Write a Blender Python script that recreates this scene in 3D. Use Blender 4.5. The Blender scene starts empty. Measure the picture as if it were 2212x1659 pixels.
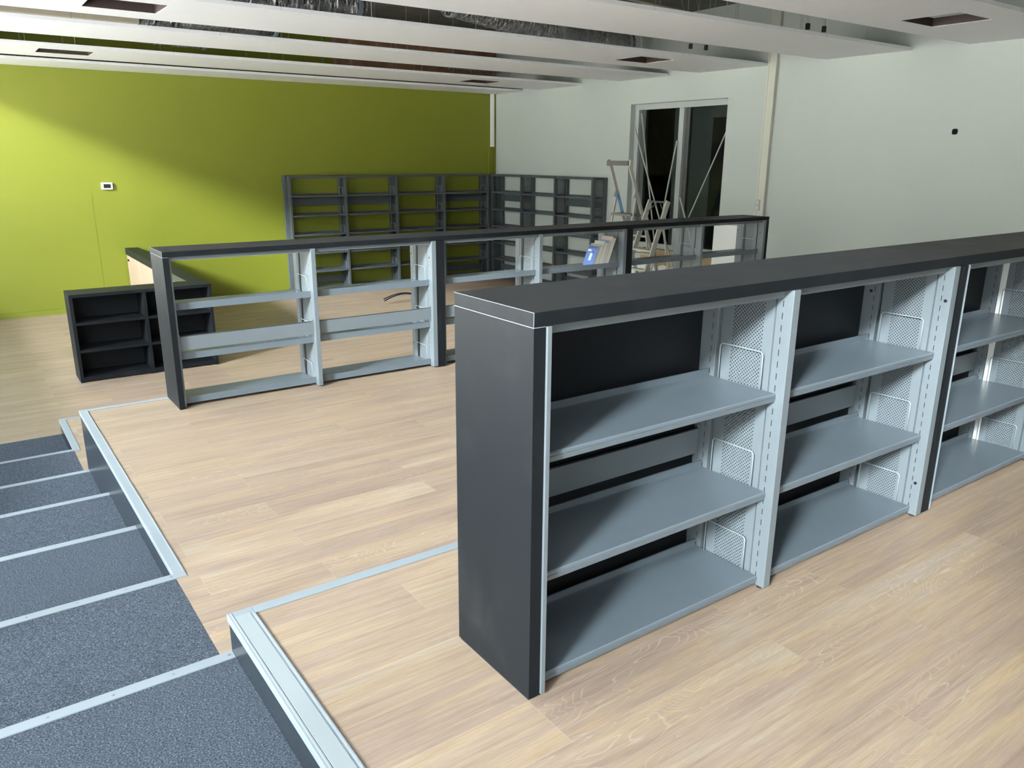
import bpy, bmesh, math, random
from mathutils import Vector, Matrix
random.seed(7)
PI = math.pi
SC = bpy.context.scene
COL = SC.collection

# ------------------------------------------------------------------ camera
F_PX, PITCH, YAW, ROLL = 1689.05, 0.2816, 0.6206, 0.0062
cam_d = bpy.data.cameras.new('camera')
cam = bpy.data.objects.new('camera', cam_d)
COL.objects.link(cam)
cam_d.sensor_fit = 'HORIZONTAL'
cam_d.sensor_width = 36.0
cam_d.lens = 36.0 * F_PX / 2212.0
cam_d.clip_start = 0.05
cam_d.clip_end = 200
fwd = Vector((math.cos(PITCH) * math.sin(YAW), math.cos(PITCH) * math.cos(YAW), -math.sin(PITCH)))
rt = Vector((math.cos(YAW), -math.sin(YAW), 0))
up = rt.cross(fwd)
c_, s_ = math.cos(ROLL), math.sin(ROLL)
r2 = rt * c_ + up * s_
u2 = up * c_ - rt * s_
M = Matrix((r2, u2, -fwd)).transposed().to_4x4()
M.translation = Vector((-1.0697, -1.4109, 1.395))
cam.matrix_world = M
SC.camera = cam

# ------------------------------------------------------------------ world, view, light
SC.view_settings.view_transform = 'Standard'
SC.view_settings.look = 'None'
SC.view_settings.gamma = 1.0
SC.view_settings.use_curve_mapping = False
SC.view_settings.exposure = 0.0
SC.cycles.max_bounces = 14
SC.cycles.diffuse_bounces = 8
wd = bpy.data.worlds.new('sky')
SC.world = wd
wd.use_nodes = True
nt = wd.node_tree
nt.nodes.clear()
tc = nt.nodes.new('ShaderNodeTexCoord')
sx = nt.nodes.new('ShaderNodeSeparateXYZ')
rp = nt.nodes.new('ShaderNodeValToRGB')
bg = nt.nodes.new('ShaderNodeBackground')
wo = nt.nodes.new('ShaderNodeOutputWorld')
nt.links.new(tc.outputs['Generated'], sx.inputs[0])
nt.links.new(sx.outputs['Z'], rp.inputs[0])
nt.links.new(rp.outputs[0], bg.inputs[0])
nt.links.new(bg.outputs[0], wo.inputs[0])
nt.links.new(sx.outputs['Z'], rp.inputs[0])
e = rp.color_ramp.elements
e[0].position = 0.0; e[0].color = (0.93, 0.98, 1.0, 1)
e[1].position = 1.0; e[1].color = (0.14, 0.19, 0.26, 1)
for p, col in ((0.40, (0.93, 0.98, 1.0, 1)), (0.56, (0.30, 0.36, 0.44, 1))):
    n = e.new(p); n.color = col
bg.inputs[1].default_value = 14.0
# high sun: only lights the court and the building opposite
sun_d = bpy.data.lights.new('sun', 'SUN')
sun_d.energy = 84.0
sun_d.angle = math.radians(1.0)
sun_d.color = (1.0, 0.98, 0.94)
sun = bpy.data.objects.new('sun', sun_d)
COL.objects.link(sun)
sun.rotation_euler = Vector((-0.40, 0.12, -1.0)).normalized().to_track_quat('-Z', 'Y').to_euler()
sun.location = (8, 2, 20)
# added second sun, standing in for low bright sky over the roof opposite
low_d = bpy.data.lights.new('low_added_sun', 'SUN')
low_d.energy = 14.5
low_d.angle = math.radians(8.0)
low_d.color = (0.90, 0.97, 1.0)
low = bpy.data.objects.new('low_added_sun', low_d)
COL.objects.link(low)
low.rotation_euler = Vector((1.0, 0.44, -0.465)).normalized().to_track_quat('-Z', 'Y').to_euler()
low.location = (-8, -2, 6)

# ------------------------------------------------------------------ node helpers
def new_mat(name):
    m = bpy.data.materials.new(name)
    m.use_nodes = True
    t = m.node_tree
    b = t.nodes['Principled BSDF']
    return m, t, b

def N(t, kind, **kw):
    n = t.nodes.new(kind)
    for k, v in kw.items():
        setattr(n, k, v)
    return n

def math_n(t, op, a, b=None, c=None):
    n = t.nodes.new('ShaderNodeMath')
    n.operation = op
    for i, v in enumerate((a, b, c)):
        if v is None:
            continue
        if isinstance(v, (int, float)):
            n.inputs[i].default_value = v
        else:
            t.links.new(v, n.inputs[i])
    return n.outputs[0]

def mixc(t, fac, a, b, mode='MIX'):
    n = t.nodes.new('ShaderNodeMix')
    n.data_type = 'RGBA'
    n.blend_type = mode
    for sock, v in ((n.inputs[0], fac), (n.inputs[6], a), (n.inputs[7], b)):
        if isinstance(v, (int, float)):
            sock.default_value = v
        elif isinstance(v, tuple):
            sock.default_value = v if len(v) == 4 else v + (1,)
        else:
            t.links.new(v, sock)
    return n.outputs[2]

def ramp(t, inp, stops):
    n = t.nodes.new('ShaderNodeValToRGB')
    el = n.color_ramp.elements
    while len(el) < len(stops):
        el.new(0.5)
    for e_, (p, c) in zip(el, stops):
        e_.position = p
        e_.color = c if len(c) == 4 else tuple(c) + (1,)
    t.links.new(inp, n.inputs[0])
    return n.outputs[0]

def plain(name, col, rough=0.5, metal=0.0, var=0.04, nscale=6.0, bump=0.0, bscale=200.0, spec=0.5):
    m, t, b = new_mat(name)
    co = N(t, 'ShaderNodeTexCoord').outputs['Object']
    ns = N(t, 'ShaderNodeTexNoise')
    ns.inputs['Scale'].default_value = nscale
    ns.inputs['Detail'].default_value = 4
    t.links.new(co, ns.inputs['Vector'])
    f = ramp(t, ns.outputs[0], [(0.3, tuple(max(0, c * (1 - var)) for c in col)), (0.7, tuple(min(1, c * (1 + var)) for c in col))])
    t.links.new(f, b.inputs['Base Color'])
    b.inputs['Roughness'].default_value = rough
    b.inputs['Metallic'].default_value = metal
    b.inputs['Specular IOR Level'].default_value = spec
    if bump:
        n2 = N(t, 'ShaderNodeTexNoise')
        n2.inputs['Scale'].default_value = bscale
        n2.inputs['Detail'].default_value = 3
        t.links.new(co, n2.inputs['Vector'])
        bp = N(t, 'ShaderNodeBump')
        bp.inputs['Strength'].default_value = bump
        bp.inputs['Distance'].default_value = 0.002
        t.links.new(n2.outputs[0], bp.inputs['Height'])
        t.links.new(bp.outputs[0], b.inputs['Normal'])
    return m

def wood_floor():
    m, t, b = new_mat('oak_plank_floor')
    L = t.links
    geo = N(t, 'ShaderNodeNewGeometry').outputs['Position']
    br = N(t, 'ShaderNodeTexBrick')
    br.offset = 0.37; br.offset_frequency = 2; br.squash = 1.0
    br.inputs['Color1'].default_value = (0, 0, 0, 1)
    br.inputs['Color2'].default_value = (1, 1, 1, 1)
    br.inputs['Mortar'].default_value = (0.5, 0.5, 0.5, 1)
    br.inputs['Scale'].default_value = 1.0
    br.inputs['Mortar Size'].default_value = 0.0012
    br.inputs['Mortar Smooth'].default_value = 0.2
    br.inputs['Brick Width'].default_value = 1.22
    br.inputs['Row Height'].default_value = 0.182
    L.new(geo, br.inputs['Vector'])
    pl = br.outputs['Color']
    # shift the grain per plank
    sh = N(t, 'ShaderNodeVectorMath', operation='MULTIPLY_ADD')
    L.new(pl, sh.inputs[0])
    sh.inputs[1].default_value = (13.1, 7.7, 3.3)
    L.new(geo, sh.inputs[2])
    def noise(scale, detail=4, rough=0.55, dist=0.0):
        mp = N(t, 'ShaderNodeMapping')
        mp.inputs['Scale'].default_value = scale
        L.new(sh.outputs[0], mp.inputs['Vector'])
        n = N(t, 'ShaderNodeTexNoise')
        n.inputs['Scale'].default_value = 1.0
        n.inputs['Detail'].default_value = detail
        n.inputs['Roughness'].default_value = rough
        n.inputs['Distortion'].default_value = dist
        L.new(mp.outputs[0], n.inputs['Vector'])
        return n.outputs[0]
    broad = noise((0.9, 7, 1), 3, 0.5, 0.6)
    grain = noise((3.0, 75, 1), 5, 0.65, 0.5)
    fine = noise((11, 260, 1), 4, 0.75)
    col = ramp(t, broad, [(0.28, (0.205, 0.158, 0.122)), (0.45, (0.243, 0.188, 0.144)), (0.58, (0.275, 0.212, 0.150)), (0.72, (0.292, 0.245, 0.196))])
    tint = ramp(t, pl, [(0.0, (0.955, 0.945, 0.94)), (0.5, (1.0, 1.0, 1.0)), (1.0, (1.035, 1.03, 1.01))])
    col = mixc(t, 1.0, col, tint, 'MULTIPLY')
    streak = noise((1.3, 42, 1), 5, 0.68, 0.35)
    sc_ = ramp(t, streak, [(0.32, (0.86, 0.80, 0.80)), (0.44, (0.97, 0.95, 0.97)), (0.56, (1.04, 1.03, 0.98)), (0.68, (1.14, 1.07, 0.90))])
    col = mixc(t, 0.9, col, sc_, 'MULTIPLY')
    g1 = ramp(t, grain, [(0.30, (0.80, 0.77, 0.76)), (0.5, (1, 1, 1)), (0.68, (1.16, 1.17, 1.18))])
    col = mixc(t, 0.85, col, g1, 'MULTIPLY')
    g2 = ramp(t, fine, [(0.35, (0.84, 0.82, 0.81)), (0.62, (1.10, 1.10, 1.10))])
    col = mixc(t, 0.7, col, g2, 'MULTIPLY')
    # cathedral figure: distorted bands of whitish grain and an ochre stain here and there
    mp = N(t, 'ShaderNodeMapping'); mp.inputs['Scale'].default_value = (1.7, 9.5, 1)
    L.new(sh.outputs[0], mp.inputs['Vector'])
    nn = N(t, 'ShaderNodeTexNoise'); nn.inputs['Scale'].default_value = 1.0; nn.inputs['Detail'].default_value = 1.5
    L.new(mp.outputs[0], nn.inputs['Vector'])
    rings = math_n(t, 'FRACT', math_n(t, 'MULTIPLY', nn.outputs[0], 34.0))
    line = ramp(t, rings, [(0.0, (0, 0, 0)), (0.78, (0, 0, 0)), (0.92, (1, 1, 1)), (1.0, (0, 0, 0))])
    mask = ramp(t, noise((0.8, 3.5, 1), 2, 0.5), [(0.52, (0, 0, 0)), (0.66, (1, 1, 1))])
    lm = math_n(t, 'MULTIPLY', math_n(t, 'MULTIPLY', line, mask), 0.34)
    col = mixc(t, lm, col, (0.50, 0.44, 0.36))
    ochre = ramp(t, noise((1.3, 8, 1), 2, 0.5, 0.4), [(0.62, (0, 0, 0)), (0.76, (1, 1, 1))])
    col = mixc(t, math_n(t, 'MULTIPLY', ochre, 0.45), col, (0.34, 0.225, 0.11))
    # joints: faint on the end grain
    col = mixc(t, math_n(t, 'MULTIPLY', br.outputs['Fac'], 0.20), col, (0.42, 0.36, 0.29))
    L.new(col, b.inputs['Base Color'])
    rg = N(t, 'ShaderNodeMapRange')
    L.new(grain, rg.inputs[0]); rg.inputs[3].default_value = 0.40; rg.inputs[4].default_value = 0.58
    L.new(rg.outputs[0], b.inputs['Roughness'])
    bp = N(t, 'ShaderNodeBump'); bp.inputs['Strength'].default_value = 0.25; bp.inputs['Distance'].default_value = 0.001
    L.new(fine, bp.inputs['Height']); L.new(bp.outputs[0], b.inputs['Normal'])
    return m

def carpet_mat():
    m, t, b = new_mat('blue_grey_needle_carpet')
    L = t.links
    geo = N(t, 'ShaderNodeNewGeometry').outputs['Position']
    mp = N(t, 'ShaderNodeMapping'); mp.inputs['Scale'].default_value = (0.75, 1.25, 1)
    L.new(geo, mp.inputs[0])
    n1 = N(t, 'ShaderNodeTexNoise'); n1.inputs['Scale'].default_value = 230; n1.inputs['Detail'].default_value = 4; n1.inputs['Roughness'].default_value = 0.75
    L.new(mp.outputs[0], n1.inputs['Vector'])
    n2 = N(t, 'ShaderNodeTexNoise'); n2.inputs['Scale'].default_value = 520; n2.inputs['Detail'].default_value = 2
    L.new(mp.outputs[0], n2.inputs['Vector'])
    c1 = ramp(t, n1.outputs[0], [(0.35, (0.015, 0.019, 0.025)), (0.47, (0.048, 0.060, 0.076)), (0.57, (0.090, 0.109, 0.134)), (0.68, (0.24, 0.28, 0.33))])
    c2 = ramp(t, n2.outputs[0], [(0.3, (0.7, 0.7, 0.7)), (0.7, (1.3, 1.3, 1.3))])
    L.new(mixc(t, 0.8, c1, c2, 'MULTIPLY'), b.inputs['Base Color'])
    b.inputs['Roughness'].default_value = 0.95
    b.inputs['Specular IOR Level'].default_value = 0.08
    b.inputs['Sheen Weight'].default_value = 0.0
    bp = N(t, 'ShaderNodeBump'); bp.inputs['Strength'].default_value = 0.9; bp.inputs['Distance'].default_value = 0.004
    L.new(n1.outputs[0], bp.inputs['Height']); L.new(bp.outputs[0], b.inputs['Normal'])
    return m

def dot_mask(t, u, v, pitch, rad):
    """round holes on a staggered lattice; returns 1 inside a hole"""
    ph = pitch
    def lat(du, dv):
        a = math_n(t, 'SUBTRACT', math_n(t, 'PINGPONG', math_n(t, 'ADD', u, du), pitch / 2), 0.0)
        c = math_n(t, 'PINGPONG', math_n(t, 'ADD', v, dv), ph / 2)
        d = math_n(t, 'SQRT', math_n(t, 'ADD', math_n(t, 'MULTIPLY', a, a), math_n(t, 'MULTIPLY', c, c)))
        return math_n(t, 'LESS_THAN', d, rad)
    return math_n(t, 'MAXIMUM', lat(10.0, 10.0), lat(10.0 + pitch / 2, 10.0 + ph / 2))

def between(t, v, a, b):
    return math_n(t, 'MULTIPLY', math_n(t, 'GREATER_THAN', v, a), math_n(t, 'LESS_THAN', v, b))

GREY = (0.112, 0.134, 0.146)
def steel_perf(name, y0, y1, col=GREY, pitch=0.0125, rad=0.0024, even=None):
    """powder-coated sheet with a field of round holes punched right through"""
    m, t, b = new_mat(name)
    L = t.links
    sp = N(t, 'ShaderNodeSeparateXYZ')
    L.new(N(t, 'ShaderNodeTexCoord').outputs['Object'], sp.inputs[0])
    y, z = sp.outputs['Y'], sp.outputs['Z']
    holes = math_n(t, 'MULTIPLY', even if even else dot_mask(t, y, z, pitch, rad), between(t, y, y0, y1))
    ns = N(t, 'ShaderNodeTexNoise'); ns.inputs['Scale'].default_value = 5
    c = ramp(t, ns.outputs[0], [(0.3, tuple(k * 0.96 for k in col)), (0.7, tuple(k * 1.04 for k in col))])
    L.new(c, b.inputs['Base Color'])
    b.inputs['Roughness'].default_value = 0.42
    tr = N(t, 'ShaderNodeBsdfTransparent')
    mx = N(t, 'ShaderNodeMixShader')
    L.new(holes, mx.inputs[0]); L.new(b.outputs[0], mx.inputs[1]); L.new(tr.outputs[0], mx.inputs[2])
    L.new(mx.outputs[0], t.nodes['Material Output'].inputs[0])
    return m

def steel_post(name, ys, col=GREY):
    """upright with a row of hook slots (dark dashes) at each y in ys, on its broad sides"""
    m, t, b = new_mat(name)
    L = t.links
    sp = N(t, 'ShaderNodeSeparateXYZ')
    L.new(N(t, 'ShaderNodeTexCoord').outputs['Object'], sp.inputs[0])
    y, z = sp.outputs['Y'], sp.outputs['Z']
    dash = math_n(t, 'LESS_THAN', math_n(t, 'FRACT', math_n(t, 'DIVIDE', math_n(t, 'ADD', z, 10.01), 0.0385)), 0.52)
    m_ = None
    for y0 in ys:
        k = between(t, y, y0 - 0.0013, y0 + 0.0013)
        m_ = k if m_ is None else math_n(t, 'MAXIMUM', m_, k)
    k = math_n(t, 'MULTIPLY', m_, dash)
    ns = N(t, 'ShaderNodeTexNoise'); ns.inputs['Scale'].default_value = 5
    c = ramp(t, ns.outputs[0], [(0.3, tuple(q * 0.96 for q in col)), (0.7, tuple(q * 1.04 for q in col))])
    L.new(mixc(t, k, c, (0.004, 0.004, 0.005)), b.inputs['Base Color'])
    b.inputs['Roughness'].default_value = 0.42
    return m

def laminate(name, col, rough=0.38):
    m, t, b = new_mat(name)
    L = t.links
    co = N(t, 'ShaderNodeTexCoord').outputs['Object']
    n1 = N(t, 'ShaderNodeTexNoise'); n1.inputs['Scale'].default_value = 3.2; n1.inputs['Detail'].default_value = 6; n1.inputs['Roughness'].default_value = 0.7
    L.new(co, n1.inputs['Vector'])
    smudge = ramp(t, n1.outputs[0], [(0.50, (0, 0, 0)), (0.72, (1, 1, 1))])
    c = mixc(t, math_n(t, 'MULTIPLY', smudge, 0.06), col, (0.12, 0.12, 0.12))
    L.new(c, b.inputs['Base Color'])
    rg = N(t, 'ShaderNodeMapRange'); L.new(n1.outputs[0], rg.inputs[0])
    rg.inputs[3].default_value = rough - 0.05; rg.inputs[4].default_value = rough + 0.12
    b.inputs['Specular IOR Level'].default_value = 0.11
    L.new(rg.outputs[0], b.inputs['Roughness'])
    n2 = N(t, 'ShaderNodeTexNoise'); n2.inputs['Scale'].default_value = 900
    L.new(co, n2.inputs['Vector'])
    bp = N(t, 'ShaderNodeBump'); bp.inputs['Strength'].default_value = 0.12; bp.inputs['Distance'].default_value = 0.0006
    L.new(n2.outputs[0], bp.inputs['Height']); L.new(bp.outputs[0], b.inputs['Normal'])
    return m

def foil_mat():
    m, t, b = new_mat('crumpled_silver_foil')
    L = t.links
    co = N(t, 'ShaderNodeTexCoord').outputs['Object']
    mp = N(t, 'ShaderNodeMapping'); mp.inputs['Scale'].default_value = (28, 5, 5)
    L.new(co, mp.inputs[0])
    n1 = N(t, 'ShaderNodeTexNoise'); n1.inputs['Scale'].default_value = 1.2; n1.inputs['Detail'].default_value = 6; n1.inputs['Distortion'].default_value = 1.2
    L.new(mp.outputs[0], n1.inputs['Vector'])
    b.inputs['Base Color'].default_value = (0.50, 0.51, 0.52, 1)
    b.inputs['Metallic'].default_value = 1.0
    b.inputs['Roughness'].default_value = 0.14
    bp = N(t, 'ShaderNodeBump'); bp.inputs['Strength'].default_value = 1.0; bp.inputs['Distance'].default_value = 0.12
    L.new(n1.outputs[0], bp.inputs['Height']); L.new(bp.outputs[0], b.inputs['Normal'])
    return m

def grooved_alu():
    m, t, b = new_mat('grooved_nosing_insert')
    L = t.links
    sp = N(t, 'ShaderNodeSeparateXYZ')
    L.new(N(t, 'ShaderNodeNewGeometry').outputs['Position'], sp.inputs[0])
    w = math_n(t, 'PINGPONG', math_n(t, 'ADD', sp.outputs['X'], 10.0), 0.0016)
    c = ramp(t, math_n(t, 'DIVIDE', w, 0.0016), [(0.3, (0.17, 0.20, 0.21)), (0.7, (0.30, 0.34, 0.35))])
    L.new(c, b.inputs['Base Color'])
    b.inputs['Roughness'].default_value = 0.5
    bp = N(t, 'ShaderNodeBump'); bp.inputs['Strength'].default_value = 0.6; bp.inputs['Distance'].default_value = 0.001
    L.new(w, bp.inputs['Height']); L.new(bp.outputs[0], b.inputs['Normal'])
    return m

MAT = dict(
    wood=wood_floor(), carpet=carpet_mat(), foil=foil_mat(), groove=grooved_alu(),
    white=plain('white_wall_paint', (0.375, 0.41, 0.385), 0.75, var=0.02, nscale=1.5, bump=0.15, bscale=120),
    green=plain('lime_green_wall_paint', (0.140, 0.162, 0.0065), 0.62, var=0.02, nscale=1.2, bump=0.15, bscale=120),
    baffle=plain('white_ceiling_board', (0.91, 0.93, 0.96), 0.8, var=0.01),
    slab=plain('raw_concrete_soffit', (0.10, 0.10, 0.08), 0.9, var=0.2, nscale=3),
    chip=plain('brown_wood_edge', (0.026, 0.014, 0.010), 0.7, var=0.15, nscale=20),
    brownboard=plain('brown_plywood', (0.24, 0.13, 0.07), 0.7, var=0.25, nscale=4),
    alu=plain('anodised_aluminium_strip', (0.195, 0.230, 0.252), 0.5, metal=0.0, var=0.03),
    alulad=plain('ladder_aluminium', (0.42, 0.42, 0.38), 0.45, metal=0.25, var=0.06),
    riser=plain('dark_grey_riser_panel', (0.017, 0.022, 0.027), 0.25, var=0.04, spec=0.35),
    black=laminate('black_laminate', (0.0075, 0.0092, 0.011), 0.44),
    blackin=plain('black_board', (0.007, 0.009, 0.011), 0.5, spec=0.2),
    steel=plain('grey_powder_coat', GREY, 0.36, var=0.02),
    shelfm=plain('shelf_grey_powder_coat', (0.100, 0.125, 0.145), 0.27, var=0.03),
    perf=steel_perf('perforated_grey_steel', 0.095, 0.215),
    post=steel_post('slotted_grey_steel', (0.029, 0.294)),
    perfm=steel_perf('perforated_grey_steel_back_to_front', 0.137, 0.257),
    postm=steel_post('slotted_grey_steel_back_to_front', (0.323, 0.058)),
    seam=plain('pale_glue_line', (0.20, 0.23, 0.25), 0.4, var=0.02),
    wire=plain('grey_wire', (0.33, 0.38, 0.40), 0.3, metal=0.4),
    rubber=plain('black_plastic', (0.008, 0.008, 0.009), 0.4),
    bright=plain('painted_slot_light', (0.80, 0.82, 0.80), 0.35, var=0.02),  # painted stand-in for the light wall seen through the upright's slot
    dsteel=plain('dark_grey_powder_coat', (0.052, 0.062, 0.070), 0.42, var=0.03),
    dperf=steel_perf('perforated_dark_grey_steel', 0.075, 0.245, (0.052, 0.062, 0.070), even=0.38),
    beige=plain('beige_maple_laminate', (0.27, 0.20, 0.145), 0.5, var=0.05, nscale=8),
    beigeedge=plain('pale_cabinet_edge', (0.42, 0.38, 0.31), 0.5),
    deskin=plain('grey_desk_pad', (0.075, 0.085, 0.075), 0.35),
    frame=plain('white_window_frame', (0.33, 0.36, 0.35), 0.5, var=0.02),
    cream=plain('cream_casing', (0.44, 0.45, 0.385), 0.55, var=0.02),
    screw=plain('screw_grey', (0.20, 0.22, 0.24), 0.4, metal=0.6),
    card=plain('cardboard', (0.32, 0.235, 0.13), 0.8, var=0.06),
    paper=plain('white_sheet', (0.74, 0.76, 0.74), 0.6, var=0.01),
    blue=plain('blue_sticker', (0.06, 0.28, 0.60), 0.5),
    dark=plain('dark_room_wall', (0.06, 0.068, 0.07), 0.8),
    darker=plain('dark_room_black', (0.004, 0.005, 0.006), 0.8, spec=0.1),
    cream2=plain('cream_pipe', (0.45, 0.42, 0.33), 0.6),
    sillwall=plain('window_wall_paint', (0.60, 0.61, 0.58), 0.8),
)
gm, gt, gb = new_mat('window_glass')
_tr = N(gt, 'ShaderNodeBsdfTransparent'); _tr.inputs[0].default_value = (0.80, 0.84, 0.84, 1)
_gl = N(gt, 'ShaderNodeBsdfGlossy'); _gl.inputs['Roughness'].default_value = 0.03
_mx = N(gt, 'ShaderNodeMixShader'); _mx.inputs[0].default_value = 0.012
gt.links.new(_tr.outputs[0], _mx.inputs[1]); gt.links.new(_gl.outputs[0], _mx.inputs[2])
gt.links.new(_mx.outputs[0], gt.nodes['Material Output'].inputs[0])
MAT['glass'] = gm

# ------------------------------------------------------------------ mesh helpers
class MB:
    def __init__(s):
        s.bm = bmesh.new()
    def box(s, x0, x1, y0, y1, z0, z1):
        if x0 > x1: x0, x1 = x1, x0
        if y0 > y1: y0, y1 = y1, y0
        if z0 > z1: z0, z1 = z1, z0
        v = [s.bm.verts.new(p) for p in ((x0, y0, z0), (x1, y0, z0), (x1, y1, z0), (x0, y1, z0), (x0, y0, z1), (x1, y0, z1), (x1, y1, z1), (x0, y1, z1))]
        for f in ((3, 2, 1, 0), (4, 5, 6, 7), (0, 1, 5, 4), (1, 2, 6, 5), (2, 3, 7, 6), (3, 0, 4, 7)):
            s.bm.faces.new([v[i] for i in f])
        return s
    def prism(s, pts, a, b, axis='X'):
        """closed polygon pts extruded from a to b along axis; pts are the two remaining coordinates in order"""
        def P(p, k):
            if axis == 'X': return (k, p[0], p[1])
            if axis == 'Y': return (p[0], k, p[1])
            return (p[0], p[1], k)
        A = [s.bm.verts.new(P(p, a)) for p in pts]
        B = [s.bm.verts.new(P(p, b)) for p in pts]
        n = len(pts)
        s.bm.faces.new(A); s.bm.faces.new(B[::-1])
        for i in range(n):
            s.bm.faces.new((A[i], B[i], B[(i + 1) % n], A[(i + 1) % n]))
        return s
    def tube(s, pts, r, seg=8, caps=True):
        pts = [Vector(p) for p in pts]
        rings = []
        pr = None
        for i, p in enumerate(pts):
            d = (pts[min(i + 1, len(pts) - 1)] - pts[max(i - 1, 0)]).normalized()
            ref = Vector((0, 0, 1)) if abs(d.z) < 0.9 else Vector((1, 0, 0))
            if pr is None:
                u = d.cross(ref).normalized()
            else:
                u = (pr - d * pr.dot(d)).normalized()
            pr = u
            w = d.cross(u)
            rr = r[i] if isinstance(r, (list, tuple)) else r
            rings.append([s.bm.verts.new(p + u * (rr * math.cos(2 * PI * k / seg)) + w * (rr * math.sin(2 * PI * k / seg))) for k in range(seg)])
        for a, b in zip(rings, rings[1:]):
            for k in range(seg):
                s.bm.faces.new((a[k], a[(k + 1) % seg], b[(k + 1) % seg], b[k]))
        if caps:
            s.bm.faces.new(rings[0][::-1]); s.bm.faces.new(rings[-1])
        return s
    def bar(s, p, q, w, t, wdir):
        """rectangular bar from p to q, w wide along wdir, t thick across"""
        p, q = Vector(p), Vector(q)
        d = (q - p).normalized()
        a = Vector(wdir); a = (a - d * a.dot(d)).normalized()
        b = d.cross(a)
        V = []
        for c in (p, q):
            for i, j in ((-1, -1), (1, -1), (1, 1), (-1, 1)):
                V.append(s.bm.verts.new(c + a * (w / 2 * i) + b * (t / 2 * j)))
        for f in ((3, 2, 1, 0), (4, 5, 6, 7), (0, 1, 5, 4), (1, 2, 6, 5), (2, 3, 7, 6), (3, 0, 4, 7)):
            s.bm.faces.new([V[i] for i in f])
        return s
    def build(s, name, mat, parent=None, bevel=0.0, smooth=False, loc=None):
        bmesh.ops.recalc_face_normals(s.bm, faces=s.bm.faces[:])
        me = bpy.data.meshes.new(name)
        s.bm.to_mesh(me); s.bm.free()
        me.materials.append(mat)
        if smooth:
            for p in me.polygons: p.use_smooth = True
        o = bpy.data.objects.new(name, me)
        COL.objects.link(o)
        if parent is not None: o.parent = parent
        if loc is not None: o.location = loc
        if bevel:
            md = o.modifiers.new('bevel', 'BEVEL')
            md.width = bevel; md.segments = 2; md.limit_method = 'ANGLE'; md.angle_limit = math.radians(40)
        return o

def tag(o, label, cat, group=None, kind=None):
    if kind: o['kind'] = kind
    if label: o['label'] = label
    if cat: o['category'] = cat
    if group: o['group'] = group
    return o

def thing(name, label, cat, loc=(0, 0, 0), rz=0.0, group=None):
    o = bpy.data.objects.new(name, None)
    o.empty_display_size = 0.1
    COL.objects.link(o)
    o.location = loc; o.rotation_euler = (0, 0, rz)
    return tag(o, label, cat, group)

def struct(name, mb, mat, label, cat='structure', bevel=0.0):
    o = mb.build(name, mat, bevel=bevel)
    return tag(o, label, cat, kind='structure')

def children(o):
    return [c for c in bpy.data.objects if c.parent == o]

def copy_tree(o, parent=None):
    c = o.copy(); COL.objects.link(c); c.parent = parent
    for ch in children(o): copy_tree(ch, c)
    return c

# ------------------------------------------------------------------ the setting
XW, XL, YG, YB = 8.13, -2.5, 12.06, -9.0        # right wall, window wall, green wall, wall behind
XS = -0.533                                     # side line of the carpeted steps
L0, L1, L2, L3 = -0.919, -0.785, -0.2465, 0.0
Y3, Y2, Y1 = 0.875, 4.30, 6.01                  # far edges of the tiers
ZC, ZT, ZS = 2.588, 2.621, 3.42                 # underside / top of the ceiling boards, slab

struct('floor', MB().box(XS, XW, YB, Y3, -0.14, 0.0), MAT['wood'], 'oak plank floor of the highest tier, under the nearest bookcases', 'floor')
struct('floor', MB().box(XS, XW, Y3 - 0.2, Y2, L2 - 0.1, L2), MAT['wood'], 'oak plank floor of the middle tier', 'floor')
struct('floor', MB().box(XS, XW, Y2 - 0.2, Y1, L1 - 0.1, L1), MAT['wood'], 'oak plank floor of the narrow low tier beside the steps', 'floor')
struct('floor', MB().box(XL, XW, Y1 - 0.4, YG, L0 - 0.1, L0), MAT['wood'], 'oak plank floor of the lowest level before the green wall', 'floor')
# riser panels on the side and far faces of the tiers
def riser(x0, x1, y0, y1, z0, z1, lab):
    struct('trim_%d' % riser.n, MB().box(x0, x1, y0, y1, z0, z1), MAT['riser'], lab, 'riser'); riser.n += 1
riser.n = 1
riser(XS - 0.001, XS + 0.012, YB, Y3 - 0.004, -0.6, -0.003, 'dark grey riser panel beside the carpet, highest tier')
riser(XS, XW, Y3 - 0.016, Y3 - 0.004, L2 - 0.02, -0.003, 'dark grey riser panel on the far side of the highest tier')
riser(XS - 0.001, XS + 0.012, 1.69, Y2 - 0.004, L0, L2 - 0.003, 'dark grey riser panel beside the carpet, middle tier')
riser(XS, XW, Y2 - 0.016, Y2 - 0.004, L1 - 0.02, L2 - 0.003, 'dark grey riser panel on the far side of the middle tier')
riser(XS - 0.001, XS + 0.012, 5.145, Y1 - 0.004, L0, L1 - 0.003, 'dark grey riser panel beside the last carpeted step')
riser(XS, XW, Y1 - 0.016, Y1 - 0.004, L0, L1 - 0.003, 'dark grey riser panel on the far side of the narrow low tier')
# carpeted steps
steps = [(YB, 0.0, 0.0), (0.0, 0.862, -0.130), (0.862, 1.702, L2), (1.702, 2.54, -0.370), (2.54, 3.40, -0.507), (3.40, 4.274, -0.6585), (4.274, 5.145, L1), (5.145, 6.01, L0 + 0.004)]
names7 = ['highest carpeted landing', 'carpeted step below the highest landing', 'wide carpeted step level with the middle tier', 'carpeted step, first one below the middle tier', 'carpeted step, second one below the middle tier',
          'carpeted step, third one below the middle tier', 'carpeted step level with the narrow low tier', 'carpet laid on the lowest floor at the foot of the steps']
for i, (a, b, z) in enumerate(steps):
    struct('floor', MB().box(XL, XS - 0.001, a, b, z - (0.2 if i < 7 else 0.003), z), MAT['carpet'], 'blue-grey ' + names7[i], 'floor')

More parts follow.
